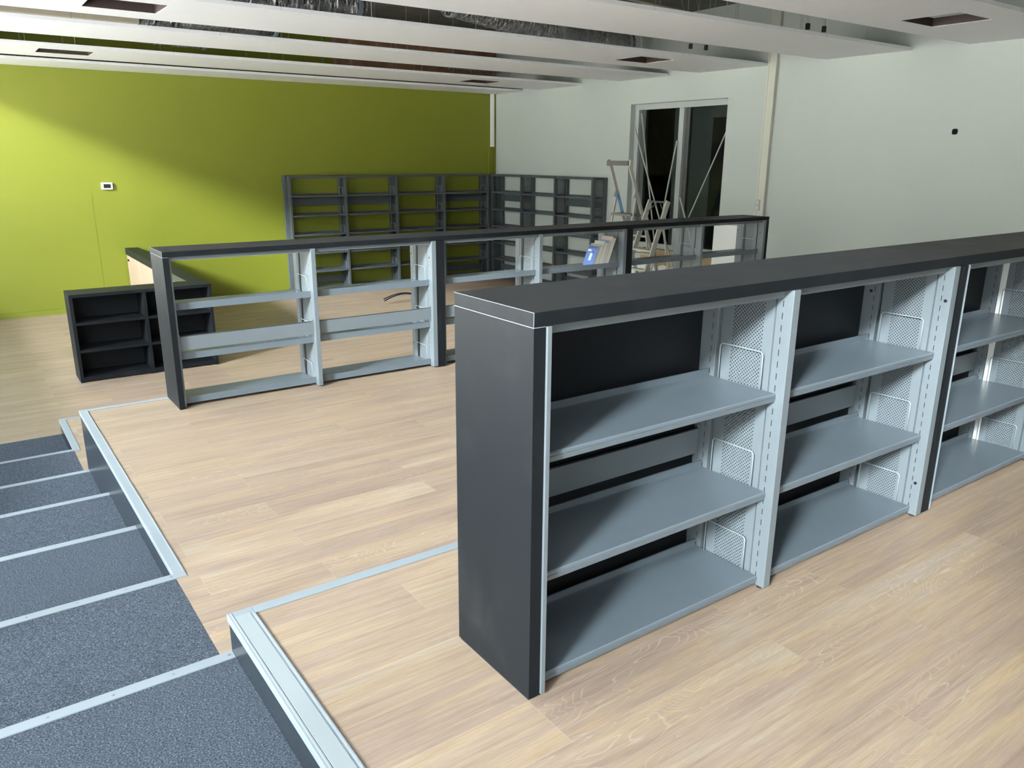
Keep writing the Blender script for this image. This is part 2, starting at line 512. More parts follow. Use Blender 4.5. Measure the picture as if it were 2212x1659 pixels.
# aluminium edge strips
scr = MB().tube([(0, 0, 0), (0, 0, 0.0012)], 0.0042, 10).build('screw', MAT['screw'])
first_screw = [scr]
tn = [riser.n]
def strip(boxes, lab, screws=None, groove=None):
    m = MB()
    for bx in boxes: m.box(*bx)
    o = struct('trim_%d' % tn[0], m, MAT['alu'], lab, 'edge strip', bevel=0.0012); tn[0] += 1
    if groove:
        MB().box(*groove).build('grooved_insert', MAT['groove'], o)
    if screws:
        y, z = screws
        x = -0.548
        while x > XL + 0.1:
            s = first_screw.pop() if first_screw else None
            if s is None:
                s = scr.copy(); COL.objects.link(s)
            s.parent = o
            s.location = (x, y, z)
            x -= 0.168
for k, (y, z) in enumerate(((0.872, -0.130), (1.702, L2), (2.54, -0.370), (3.40, -0.507), (4.274, -0.6585), (5.145, L1))):
    w = ('nearest the camera', 'at the corner of the middle tier', 'first below the middle tier', 'second below the middle tier', 'third below the middle tier', 'farthest, at the low tier corner')[k]
    xr = XS - 0.001 if k in (0, 2, 3, 4) else XS + 0.042
    strip([(XL, xr, y - 0.040, y + 0.002, z - 0.002, z + 0.0035), (XL, xr, y - 0.001, y + 0.0025, z - 0.022, z + 0.003)],
          'aluminium step nosing with screws, ' + w, screws=(y - 0.019, z + 0.0034))
strip([(XS - 0.004, XS + 0.073, YB, Y3 + 0.003, 0.0, 0.0035), (XS - 0.005, XS - 0.001, YB, Y3 + 0.003, -0.022, 0.003), (XS + 0.066, XS + 0.073, YB, 0.835, 0.0, 0.006), (XS + 0.004, XS + 0.010, YB, Y3 - 0.004, 0.0, 0.0052)],
      'wide grooved aluminium edge strip along the side of the highest tier', groove=(XS + 0.013, XS + 0.058, YB, 0.845, 0.001, 0.0052))
strip([(XS + 0.0735, XW - 0.004, 0.835, Y3 + 0.003, 0.0, 0.0038), (XS + 0.0735, XW - 0.004, Y3 - 0.001, Y3 + 0.003, -0.022, 0.0034)], 'aluminium edge strip along the far side of the highest tier')
strip([(XS - 0.004, XS + 0.042, 1.70, Y2 + 0.003, L2, L2 + 0.0035), (XS - 0.005, XS - 0.001, 1.70, Y2 + 0.003, L2 - 0.022, L2 + 0.003), (XS + 0.036, XS + 0.042, 1.70, 4.258, L2, L2 + 0.0055)], 'aluminium edge strip along the side of the middle tier')
strip([(XS + 0.0425, XW - 0.004, 4.258, Y2 + 0.003, L2, L2 + 0.0035), (XS + 0.0425, XW - 0.004, Y2 - 0.001, Y2 + 0.003, L2 - 0.022, L2 + 0.003)], 'aluminium edge strip along the far side of the middle tier')
strip([(XS - 0.004, XS + 0.042, 5.145, Y1 + 0.003, L1, L1 + 0.0035), (XS - 0.005, XS - 0.001, 5.145, Y1 + 0.003, L1 - 0.022, L1 + 0.003)], 'short aluminium edge strip along the side of the low tier')
strip([(XS + 0.0425, XW - 0.004, Y1 - 0.040, Y1 + 0.003, L1, L1 + 0.0035), (XS + 0.0425, XW - 0.004, Y1 - 0.001, Y1 + 0.003, L1 - 0.022, L1 + 0.003)], 'aluminium edge strip along the far side of the low tier')

# walls
struct('wall_back', MB().box(XL - 0.3, XW + 0.3, YG, YG + 0.2, L0 - 0.1, ZS), MAT['green'], 'lime green painted wall at the far end', 'wall')
struct('baseboard_back', MB().box(XL, 3.7, YG - 0.016, YG, L0, L0 + 0.075), MAT['green'], 'green painted baseboard along the green wall', 'baseboard')
dr = MB().box(-1.35, 0.79, YG - 0.002, YG, L0 + 0.08, 0.84)
struct('door_1', dr, MAT['green'], 'flush green painted hatch panel in the green wall', 'door', bevel=0.002)
WY0, WY1, WZ0, WZ1 = 6.30, 8.243, -0.01, 2.222   # glazed opening in the right wall
wr = MB()
wr.box(XW, XW + 0.3, WY1, YG, L0 - 0.1, ZS); wr.box(XW, XW + 0.3, YB, WY0, L0 - 0.1, ZS)
wr.box(XW, XW + 0.3, WY0, WY1, L0 - 0.1, WZ0); wr.box(XW, XW + 0.3, WY0, WY1, WZ1, ZS)
struct('wall_right', wr, MAT['white'], 'white painted wall on the right with a tall window opening', 'wall')
struct('wall_front', MB().box(XL - 0.3, XW + 0.3, YB - 0.2, YB, -0.3, ZS), plain('dark_end_wall', (0.05, 0.05, 0.05), 0.8), 'dark wall far behind the camera', 'wall')
# window wall on the left (out of the frame): the daylight comes through it
WLY0, WLY1, WLZ0, WLZ1 = -2.6, 11.7, 0.15, 3.3
wl = MB()
wl.box(XL - 0.3, XL, YB, YG, L0 - 0.1, WLZ0); wl.box(XL - 0.3, XL, YB, YG, WLZ1, ZS)
wl.box(XL - 0.3, XL, YB, -8.6, WLZ0, WLZ1); wl.box(XL - 0.3, XL, -4.9, WLY0, WLZ0, WLZ1); wl.box(XL - 0.3, XL, WLY1, YG, WLZ0, WLZ1)
struct('wall_left', wl, MAT['sillwall'], 'white wall on the left with a long band of windows', 'wall')
wf = MB()
k = WLY0
nwin = 8
for i in range(nwin + 1):
    y = WLY0 + (WLY1 - WLY0) * i / nwin
    wf.box(XL - 0.22, XL - 0.16, y - 0.025, y + 0.025, WLZ0, WLZ1)
wf.box(XL - 0.22, XL - 0.16, WLY0, WLY1, WLZ0, WLZ0 + 0.05); wf.box(XL - 0.22, XL - 0.16, WLY0, WLY1, WLZ1 - 0.05, WLZ1)
struct('window_1', wf, MAT['frame'], 'white frames of the window band on the left', 'window')
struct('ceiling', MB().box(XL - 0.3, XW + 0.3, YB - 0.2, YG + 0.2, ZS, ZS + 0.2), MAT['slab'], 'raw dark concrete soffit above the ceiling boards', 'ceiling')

# outside: paved court and the long building opposite, whose roof line cuts the low sky
struct('wall_court', MB().box(-46, -30, -70, 90, -1.2, 13.2), plain('pale_facade_opposite', (0.30, 0.31, 0.30), 0.8), 'long pale building across the court, outside the left windows', 'building')
struct('floor', MB().box(-30, XL - 0.301, -70, 90, -1.3, -1.0), plain('court_paving', (0.62, 0.61, 0.58), 0.9), 'pale paved court outside the left windows', 'ground')
struct('trim_bulkhead', MB().box(-1.36, -1.30, YB, YG - 0.001, ZC, ZS - 0.001), MAT['sillwall'], 'white bulkhead closing the ceiling void towards the windows', 'bulkhead')

# window to the dark neighbouring room
w2 = bpy.data.objects.new('window_2', None); COL.objects.link(w2)
w2.location = (XW + 0.10, 0, 0)
tag(w2, 'tall two-pane window in the white wall, dark room behind', 'window', kind='structure')
fr = MB()
fr.box(0, 0.06, WY1 - 0.085, WY1, WZ0, WZ1); fr.box(0, 0.06, WY0 - 0.02, WY0 + 0.02, WZ0, WZ1)
fr.box(0, 0.06, WY0 + 0.02, WY1 - 0.085, WZ1 - 0.085, WZ1)
fr.box(0, 0.06, WY0 + 0.02, WY1 - 0.085, WZ0, WZ0 + 0.09); fr.box(0, 0.06, 7.20, 7.295, WZ0 + 0.09, WZ1 - 0.085)
fr.build('window_frame', MAT['frame'], w2, bevel=0.003)
f2 = MB(); f2.box(0.061, 0.12, 8.06, 8.158, WZ0 + 0.09, WZ1 - 0.085); f2.box(0.061, 0.12, 7.13, 7.2, WZ0 + 0.09, WZ1 - 0.085)
f2.build('inner_frame', plain('grey_inner_frame', (0.06, 0.065, 0.065), 0.5), w2)
MB().box(0.075, 0.081, 7.296, 8.058, WZ0 + 0.091, WZ1 - 0.086).build('pane', MAT['glass'], w2)
MB().box(0.075, 0.081, WY0 + 0.021, 7.129, WZ0 + 0.091, WZ1 - 0.086).build('pane', MAT['glass'], w2)
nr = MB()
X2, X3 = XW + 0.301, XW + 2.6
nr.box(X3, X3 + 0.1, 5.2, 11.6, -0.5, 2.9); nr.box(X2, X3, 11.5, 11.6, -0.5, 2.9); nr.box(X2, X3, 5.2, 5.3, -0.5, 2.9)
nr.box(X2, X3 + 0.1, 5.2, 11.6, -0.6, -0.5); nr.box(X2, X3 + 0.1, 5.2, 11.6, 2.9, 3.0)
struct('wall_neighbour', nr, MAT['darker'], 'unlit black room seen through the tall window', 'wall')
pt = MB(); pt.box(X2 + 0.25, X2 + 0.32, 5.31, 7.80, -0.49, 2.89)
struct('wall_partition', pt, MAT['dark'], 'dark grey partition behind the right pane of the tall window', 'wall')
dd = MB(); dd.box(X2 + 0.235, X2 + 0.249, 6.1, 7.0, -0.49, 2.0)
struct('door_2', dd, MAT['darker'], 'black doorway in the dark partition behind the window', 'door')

# casing on the white wall, with a socket
cs = thing('cable_casing', 'cream vertical cable casing on the white wall right of the window', 'casing', (XW, 5.575, -0.2))
MB().box(-0.055, -0.0005, -0.07, 0.07, -0.7, ZS + 0.19).build('casing_box', MAT['cream'], cs, bevel=0.003)
MB().box(-0.058, -0.054, 0.040, 0.043, -0.7, 2.9).build('casing_seam', MAT['frame'], cs)
so = thing('wall_socket', 'cream double wall socket on the cable casing beside the window', 'socket', (XW - 0.0555, 5.60, 0.79))
MB().box(-0.012, 0, -0.036, 0.036, -0.075, 0.075).build('socket_plate', MAT['frame'], so, bevel=0.002)
for dz in (-0.037, 0.037):
    MB().tube([(-0.0150, 0, dz), (-0.0122, 0, dz)], 0.021, 16).build('socket_insert', MAT['cream'], so)
bx = thing('wall_box', 'round black cable box open in the white wall, upper right', 'junction box', (XW, 3.117, 1.70))
pts = [(0.031 * math.cos(a) * (1.12 if abs(math.sin(2 * a)) > 0.8 else 1), 0.031 * math.sin(a) * (1.12 if abs(math.sin(2 * a)) > 0.8 else 1)) for a in [2 * PI * i / 24 for i in range(24)]]
MB().prism(pts, -0.006, -0.0005, 'X').build('box_body', MAT['darker'], bx)
MB().prism([(y * 1.09, z * 1.09) for y, z in pts], -0.003, -0.0003, 'X').build('box_ring', MAT['frame'], bx)
cn = thing('cable_duct', 'white plastic duct on the green wall close to the corner', 'cable duct', (8.032, YG, 1.603))
MB().box(-0.039, 0.039, -0.03, -0.0005, 0, 1.03).build('duct_body', MAT['baffle'], cn, bevel=0.003)
cg = thing('painted_pipe_duct', 'green painted duct running down the green wall under the white one', 'cable duct', (8.01, YG, L0))
MB().box(-0.075, 0.02, -0.025, -0.0005, 0, 2.52).build('duct_body', MAT['green'], cg, bevel=0.003)
th = thing('thermostat', 'small white thermostat with dark screen on the green wall', 'thermostat', (1.013, YG, 0.948))
MB().box(-0.08, 0.08, -0.028, -0.0005, -0.052, 0.052).build('housing', MAT['paper'], th, bevel=0.012)
MB().box(-0.05, 0.05, -0.0295, -0.0278, -0.03, 0.03).build('screen', MAT['rubber'], th, bevel=0.003)
bb = thing('plywood_board', 'brown plywood lining on the green wall above the ceiling boards', 'board', (6.5, YG, 2.7))
MB().box(-1.75, 1.62, -0.03, -0.001, -0.07, ZS - 2.702).build('board', MAT['brownboard'], bb)

# ------------------------------------------------------------------ hanging ceiling boards
DUCT_AREAS = [(0.7, 3.7, 7.4, 8.3), (3.9, 8.1, 6.85, 8.25), (0.9, 3.3, 9.3, 10.2), (1.3, 2.8, 11.0, 12.0), (6.5, 8.1, 11.4, 11.9), (6.1, 7.3, 9.4, 10.1), (-0.3, 1.1, 6.1, 7.2), (-1.3, 1.2, 9.2, 9.4)]
baffles = [(-5.6, -4.4, False), (-3.7, -2.5, False), (-1.85, -0.62, True), (0.03, 1.23, False), (1.93, 3.10, True), (3.735, 4.83, False), (5.675, 6.86, True), (7.46, 8.515, False), (9.46, 10.66, True), (11.17, 12.05, False)]
holes_y = {-1.85: (-1.5, -1.0), 1.93: (2.245, 2.77), 5.675: (6.01, 6.50), 9.46: (9.80, 10.25)}
blabel = ['far behind the camera', 'second one behind the camera', 'just behind the camera', 'above the camera', 'nearest in the picture, with an opening at the upper right', 'second from the camera', 'third from the camera, with two openings',
          'fourth from the camera', 'fifth from the camera, with two small openings', 'narrow strip against the green wall']
bx0, bx1 = -1.295, XW - 0.008
for i, (ya, yb, hol) in enumerate(baffles):
    t = thing('ceiling_panel', 'long white hanging ceiling board, ' + blabel[i], 'ceiling panel', (0, 0, ZC), group='hanging ceiling boards')
    m = MB()
    H = ZT - ZC
    if hol:
        ha, hb = holes_y[ya]
        m.box(bx0, bx1, ya, ha, 0, H); m.box(bx0, bx1, hb, yb, 0, H)
        xs = [bx0, 0.14, 0.72, 6.14, 6.70, bx1]
        for a, b in ((xs[0], xs[1]), (xs[2], xs[3]), (xs[4], xs[5])):
            m.box(a, b, ha, hb, 0, H)
        m.build('board', MAT['baffle'], t)
        for a, b in ((0.14, 0.72), (6.14, 6.70)):
            r = MB()
            r.box(a - 0.016, a - 0.0005, ha, hb, H, 0.075); r.box(b + 0.0005, b + 0.016, ha, hb, H, 0.075)
            r.box(a - 0.016, b + 0.016, ha - 0.016, ha - 0.0005, H, 0.075); r.box(a - 0.016, b + 0.016, hb + 0.0005, hb + 0.016, H, 0.075)
            r.box(a, a + 0.002, ha + 0.002, hb - 0.002, 0.003, 0.075); r.box(b - 0.002, b, ha + 0.002, hb - 0.002, 0.003, 0.075)
            r.box(a, b, ha, ha + 0.002, 0.003, 0.075); r.box(a, b, hb - 0.002, hb, 0.003, 0.075)
            r.build('opening_frame', MAT['chip'], t)
    else:
        m.box(bx0, bx1, ya, yb, 0, H)
        m.build('board', MAT['baffle'], t)
    sm = MB()
    for q in (-0.9, 1.55, 4.05, 6.5):
        sm.box(q, q + 0.0025, ya - 0.0006, ya + 0.0005, 0.001, H)
    sm.build('board_joint', MAT['frame'], t)
    # hanger wires up to the slab
    x = bx0 + 0.3 + 0.17 * (i % 3)
    hw = None
    while x < bx1:
        for yy in (ya + 0.12, yb - 0.12):
            if any(d[0] < x < d[1] and d[2] < yy < d[3] for d in DUCT_AREAS):
                continue
            if hw is None:
                hw = MB().tube([(0, 0, 0), (0, 0, ZS - ZT - 0.002)], 0.0035, 6).build('hanger_wire', MAT['wire'], t)
                q = hw
            else:
                q = hw.copy(); COL.objects.link(q)
            q.location = (x, yy, H + 0.001)
        x += 1.15

# ------------------------------------------------------------------ ducts and pipes above the boards
def flex_duct(pts, r, label, seg=28, rough=0.10):
    """soft silver duct: ringed, sagging and crumpled"""
    P = [Vector(p) for p in pts]
    dense = []
    for a, b in zip(P, P[1:]):
        n = max(2, int((b - a).length / 0.02))
        for k in range(n): dense.append(a.lerp(b, k / n))
    dense.append(P[-1])
    for _ in range(12):
        dense = [dense[0]] + [(dense[i - 1] + dense[i] * 2 + dense[i + 1]) / 4 for i in range(1, len(dense) - 1)] + [dense[-1]]
    t = thing('flexible_duct', label, 'air duct', tuple(P[0]), group=None)
    m = MB()
    o = P[0]
    m.tube([p - o for p in dense], [r * (1 + 0.045 * math.sin(i * 1.9) + random.uniform(-0.03, 0.03)) for i in range(len(dense))], seg)
    for v in m.bm.verts:
        v.co += Vector((random.uniform(-1, 1), random.uniform(-1, 1), random.uniform(-1, 1))) * r * rough * 0.5
    m.build('duct_skin', MAT['foil'], t)
    # steel clamp bands
    for k in (0.02, 0.98):
        i = int(k * (len(dense) - 2))
        d = (dense[i + 1] - dense[i]).normalized()
        MB().tube([dense[i] - o - d * 0.02, dense[i] - o + d * 0.02], r * 1.10, 28).build('clamp_band', MAT['alu'], t)
    return t
flex_duct([(1.0, 7.75, 3.12), (2.2, 7.85, 3.10), (3.35, 7.95, 3.13)], 0.19, 'crumpled silver flexible duct above the second board, upper left of centre')
flex_duct([(4.1, 7.15, 3.16), (5.2, 7.45, 3.10), (6.5, 7.75, 3.07), (7.7, 7.95, 3.05)], 0.17, 'long crumpled silver duct above the boards, upper centre')
flex_duct([(1.15, 9.6, 3.12), (2.1, 9.65, 3.12), (3.0, 9.9, 3.15)], 0.20, 'silver flexible duct beyond the third board, upper left')
flex_duct([(1.55, 11.75, 3.2), (1.60, 11.3, 3.05), (2.5, 11.4, 3.05)], 0.14, 'short silver duct end near the green wall')
flex_duct([(6.75, 11.6, 3.05), (7.3, 11.65, 3.03), (7.95, 11.7, 3.05)], 0.11, 'thin silver duct in front of the brown plywood near the corner')
flex_duct([(6.3, 9.6, 3.10), (6.8, 9.75, 3.1), (7.1, 9.9, 3.25)], 0.10, 'thin silver duct above the fourth board on the right')
flex_duct([(0.0, 6.35, 3.15), (0.5, 6.5, 3.08), (0.85, 6.9, 3.2)], 0.14, 'silver duct end above the opening at the upper left')
ct = thing('cable_tray', 'pale metal cable tray hanging above the boards at the upper left', 'cable tray', (-1.25, 9.3, 2.88))
MB().box(0, 2.4, -0.06, 0.06, 0, 0.012).box(0, 2.4, -0.062, -0.058, 0.012, 0.05).box(0, 2.4, 0.058, 0.062, 0.012, 0.05).build('tray', MAT['cream2'], ct)
for k in range(5):
    MB().tube([(0.2 + 0.5 * k, -0.05, 0.02), (0.17 + 0.5 * k, 0.02, ZS - 2.89)], 0.006, 6).build('tray_hanger', MAT['cream2'], ct)
for j, (yy, zz, lab) in enumerate(((5.25, 3.05, 'cream pipe crossing above the second board'), (3.45, 3.0, 'cream pipe crossing above the gap at the upper right'))):
    pp = thing('ceiling_pipe', lab, 'pipe', (4.2, yy, zz))
    MB().tube([(0, 0, 0), (1.9, 0.35, 0.02), (3.92, 0.75, 0.04)], 0.014, 10).build('pipe', MAT['cream2'], pp, smooth=True)
    for xx in (0.8, 2.4, 3.6):
        MB().tube([(xx, 0.2 * xx, 0.02), (xx, 0.2 * xx, ZS - zz - 0.001)], 0.005, 6).build('pipe_hanger', MAT['wire'], pp)
# wire grippers at the right end of the gaps
gl = ['black wire gripper under the gap between the first two boards, left one', 'black wire gripper under the gap between the first two boards, right one', 'black wire gripper in the gap beyond the second board, left one', 'black wire gripper in the gap beyond the second board, right one']
for k, (x, y, z) in enumerate(((6.411, 3.907, 2.70), (6.697, 3.912, 2.70), (6.593, 5.646, 2.70), (6.832, 5.616, 2.70))):
    g = thing('wire_gripper', gl[k], 'wire gripper', (x, y, z))
    MB().box(-0.022, 0.022, -0.016, 0.016, -0.03, 0.03).build('gripper_body', MAT['rubber'], g, bevel=0.006)
    MB().tube([(0, 0, 0.028), (-0.25, 0.05, ZS - z - 0.001)], 0.0028, 6).build('wire', MAT['wire'], g)
    MB().tube([(0, 0, 0.028), (0.22, 0.05, ZS - z - 0.001)], 0.0028, 6).build('wire', MAT['wire'], g)

# ------------------------------------------------------------------ low bookcase modules
HT, HS, DP = 1.053, 1.018, 0.352
SHELF = [(0.026, 0.0), (0.022, -0.003), (0.022, -0.0105), (0.0242, -0.0118), (0.022, -0.013), (0.0245, -0.027), (0.034, -0.027), (0.034, -0.006), (0.285, -0.006), (0.285, -0.022), (0.2985, -0.022), (0.2985, 0.0235), (0.2935, 0.0235), (0.2935, 0.0015), (0.287, 0.0)]
def fl(y, flip): return DP - y if flip else y
def upright(x0, x1, flip, par, web_first=True, caps=False):
    """two slotted posts with a perforated sheet between them; x0 is the face that looks into the bay on the left"""
    m = MB()
    for a, b in ((-0.006, 0.052), (0.274, 0.351)):
        m.box(x0, x1, fl(a, flip), fl(b, flip), 0.010, HS - 0.001)
    up_ = m.build('upright', MAT['postm'] if flip else MAT['post'], par, bevel=0.0015)
    wx = x0 + 0.005
    s = MB().box(wx, wx + 0.0015, fl(0.060, flip), fl(0.262, flip), 0.012, HS - 0.001)
    s.build('perforated_sheet', MAT['perfm'] if flip else MAT['perf'], up_)
    f = MB()
    for a, b in (((x0 + 0.0005, 0.0522), (wx + 0.0008, 0.0602)),):
        f.prism([(a[0], fl(a[1], flip)), (b[0], fl(b[1], flip)), (b[0] + 0.0015, fl(b[1], flip)), (a[0] + 0.0015, fl(a[1], flip))], 0.012, HS - 0.001, 'Z')
    f.build('fold', MAT['steel'], up_)
    for a in (0.02, 0.32):
        MB().tube([((x0 + x1) / 2, fl(a, flip), 0.0), ((x0 + x1) / 2, fl(a, flip), 0.0099)], 0.011, 12).build('foot', MAT['rubber'], up_)
    if caps:
        for (yy, zz) in ((0.012, 0.888), (0.015, 0.147), (0.309, 0.886)):
            MB().tube([(x0 - 0.0025, fl(yy, flip), zz), (x0 - 0.0002, fl(yy, flip), zz)], 0.0062, 12).build('cap', MAT['rubber'], up_)
    return up_
def module(label, x, y, z, length, group, flip=False, back=True, strip_mat=None, left_strip=0.050, edged=True):
    t = thing('bookcase', label, 'bookcase', (x, y, z), group=group)
    Lm = length
    p = MB().box(0, 0.036, 0, DP, 0.006, HS - 0.0022).build('end_panel', MAT['black'], t, bevel=0.0008)
    MB().box(0.003, 0.032, 0.006, DP - 0.006, 0, 0.006).build('plinth', MAT['rubber'], p)
    p = MB().box(Lm - 0.036, Lm - 0.0006, 0, DP, 0.006, HS - 0.0022).build('end_panel', MAT['black'], t, bevel=0.0008)
    MB().box(Lm - 0.033, Lm - 0.005, 0.006, DP - 0.006, 0, 0.006).build('plinth', MAT['rubber'], p)
    top = MB().box(0, Lm - 0.0006, 0, DP, HS, HT).build('top_panel', MAT['black'], t, bevel=0.0008)
    for q in () if not edged else ((-0.0004, 0.0355, -0.0002, DP, HS - 0.0019, HS - 0.0005), (-0.0004, 0.0004, -0.0003, DP, HT - 0.0007, HT + 0.0003), (-0.0004, 0.0004, -0.0004, 0.0004, HS, HT - 0.0011)):
        tag(MB().box(*q).build('edge_line', MAT['seam'], top), 'pale edge line', None)
    if back:
        MB().box(0.0365, Lm - 0.0365, 0.340, 0.3505, 0.012, HS - 0.001).build('back_panel', MAT['blackin'], t)
    xm = (Lm) / 2 + 0.0
    # uprights: thin ones at the panels, one in the middle
    m = MB()
    for a, b in ((-0.006, 0.052), (0.274, 0.3395)):
        m.box(0.0365, left_strip, fl(a, flip), fl(b, flip), 0.010, HS - 0.001)
    u = m.build('upright', MAT['postm'] if flip else MAT['post'], t, bevel=0.001)
    MB().box(0.040, 0.0415, fl(0.060, flip), fl(0.262, flip), 0.012, HS - 0.001).build('perforated_sheet', MAT['perfm'] if flip else MAT['perf'], u)
    bays = ((0.0505, xm - 0.0365), (xm - 0.0015, Lm - 0.0765))
    upright(xm - 0.0355, xm - 0.0030, flip, t)
    upright(Lm - 0.0755, Lm - 0.0375, flip, t, caps=True)
    for bi, (a, b) in enumerate(bays):
        r = MB()
        for ya, yb in ((0.022, 0.050), (0.300, 0.330)):
            r.prism([(fl(ya, flip), 1.0165), (fl(yb, flip), 1.0165), (fl(yb, flip), 0.992), (fl(ya + 0.004, flip), 0.992), (fl(ya + 0.004, flip), 1.004), (fl(ya, flip), 1.0045)], a + 0.001, b - 0.001, 'X')
        r.build('top_rail', MAT['steel'], t)
        for h in (0.045, 0.352, 0.687):
            s = MB().prism([(fl(q, flip), w) for q, w in SHELF], a + 0.003, b - 0.002, 'X').build('shelf', MAT['shelfm'], t, loc=(0, 0, h))
            wb = MB()
            y0, y1, hh, rr = 0.078, 0.248, 0.123, 0.014
            path = [(y0, 0.001)]
            for k in range(7):
                an = PI - k * PI / 12
                path.append((y0 + rr + rr * math.cos(an), hh - rr + rr * math.sin(an)))
            for k in range(7):
                an = PI / 2 - k * PI / 12
                path.append((y1 - rr + rr * math.cos(an), hh - rr + rr * math.sin(an)))
            path.append((y1, 0.001))
            wb.tube([(b - 0.008, fl(q, flip), w) for q, w in path], 0.0021, 8)
            wb.build('wire_book_stop', MAT['wire'], s, smooth=True)
        st = MB().box(a + 0.006, b - 0.012, fl(0.316, flip), fl(0.319, flip), 0.396, 0.492)
        st.box(a + 0.006, b - 0.012, fl(0.306, flip), fl(0.319, flip), 0.489, 0.492)
        st.box(a + 0.001, a + 0.006, fl(0.300, flip), fl(0.321, flip), 0.376, 0.502)
        st.box(b - 0.012, b - 0.002, fl(0.3155, flip), fl(0.3185, flip), 0.376, 0.502)
        st.build('back_stop_bar', MAT['steel'], t)
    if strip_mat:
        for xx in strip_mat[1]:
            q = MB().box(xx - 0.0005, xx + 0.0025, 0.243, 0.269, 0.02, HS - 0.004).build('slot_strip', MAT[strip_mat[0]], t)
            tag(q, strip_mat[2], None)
    return t
G1 = 'low black bookcases on the highest tier'
module('nearest low black bookcase with grey steel shelves, its end panel facing the steps', 0, 0, 0, 2.024, G1)
module('second low black bookcase on the highest tier, cut by the right edge', 2.0242, 0, 0, 2.024, G1, left_strip=0.0385, edged=False, strip_mat=('bright', (2.024 / 2 - 0.0362,), 'bright vertical strip painted as light seen through the slot'))
G2 = 'low black bookcases on the middle tier'
SM = 2.037
for k, lab in enumerate(('see-through low black bookcase at the left end of the middle tier row', 'see-through low black bookcase holding a few books, centre of the middle tier row', 'see-through low black bookcase at the right end of the middle tier row')):
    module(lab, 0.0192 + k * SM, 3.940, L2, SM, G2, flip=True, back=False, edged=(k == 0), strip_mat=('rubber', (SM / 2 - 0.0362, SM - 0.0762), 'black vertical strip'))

# ------------------------------------------------------------------ tall wall shelving
def tall_run(label, n, loc, rz, stops, pitch=1.0, depth=0.325):
    t = thing('tall_shelving', label, 'shelving', loc, rz)
    H = 2.002
    for i in range(n + 1):
        x = i * pitch
        m = MB()
        m.box(x - 0.014, x + 0.014, 0, 0.06, 0.012, H); m.box(x - 0.014, x + 0.014, depth - 0.06, depth, 0.012, H)
        m.box(x - 0.018, x + 0.018, -0.004, 0.004, 0.012, H)
        u = m.build('upright', MAT['dsteel'], t, bevel=0.0015)
        MB().box(x - 0.001, x + 0.001, 0.061, depth - 0.061, 0.012, H).build('perforated_sheet', MAT['dperf'], u)
        for a in (0.03, depth - 0.03): MB().tube([(x, a, 0.0), (x, a, 0.0115)], 0.014, 10).build('foot', MAT['rubber'], u)
    for i in range(n):
        a, b = i * pitch + 0.020, (i + 1) * pitch - 0.020
        MB().box(a, b, 0.012, 0.035, H - 0.035, H).box(a, b, depth - 0.035, depth - 0.012, H - 0.035, H).build('top_rail', MAT['dsteel'], t)
        for h in (0.07, 0.387, 0.705, 1.024, 1.350, 1.675):
            m = MB().prism([(0.012, 0), (0.009, -0.004), (0.009, -0.028), (0.02, -0.028), (0.02, -0.008), (0.28, -0.008), (0.28, -0.022), (0.292, -0.022), (0.292, 0.022), (0.288, 0.022), (0.288, 0)], a, b, 'X')
            m.build('shelf', MAT['dsteel'], t, loc=(0, 0, h))
            if h > 0.1:
                MB().tube([(b - 0.006, 0.075, 0.001), (b - 0.006, 0.075, 0.12), (b - 0.006, 0.245, 0.12), (b - 0.006, 0.245, 0.001)], 0.0022, 6).build('wire_book_stop', MAT['wire'], t, loc=(0, 0, h))
        for lo, hi in stops[i]:
            MB().box(a, b, 0.262, 0.266, lo, hi).box(a, a + 0.02, 0.255, 0.266, lo - 0.02, hi + 0.01).build('back_stop_bar', MAT['dsteel'], t)
    return t
ROW2, ROW5 = (1.495, 1.620), (0.135, 0.250)
tall_run('tall dark grey steel shelving of four bays standing against the green wall', 4, (3.728, 11.728, L0), 0.0, [[ROW2, ROW5], [ROW2], [], [ROW2, ROW5]])
tall_run('tall dark grey steel shelving of three bays standing against the white wall', 3, (7.79, 11.745, L0), -PI / 2, [[ROW2, ROW5], [], [ROW2, ROW5]], pitch=1.004)

# ------------------------------------------------------------------ reception desk
dk = thing('reception_desk', 'black L-shaped reception desk with open cubbies, standing before the green wall', 'desk', (-0.16, 7.68, L0))
DH = 0.935
MB().box(0, 1.421, 0, 0.365, DH - 0.034, DH).build('top_panel', MAT['black'], dk, bevel=0.0015)
for a, b in ((0, 0.034), (0.70, 0.734), (1.387, 1.421)):
    MB().box(a, b, 0, 0.365, 0, DH - 0.0345).build('side_panel', MAT['black'], dk, bevel=0.0015)
MB().box(0.0345, 1.3865, 0.35, 0.365, 0.002, DH - 0.035).build('back_panel', MAT['blackin'], dk)
for a, b in ((0.0345, 0.6995), (0.7345, 1.3865)):
    for z0 in (0.012, 0.319, 0.610):
        MB().box(a, b, 0.001, 0.349, z0, z0 + (0.045 if z0 < 0.1 else 0.028)).build('shelf', MAT['black'], dk)
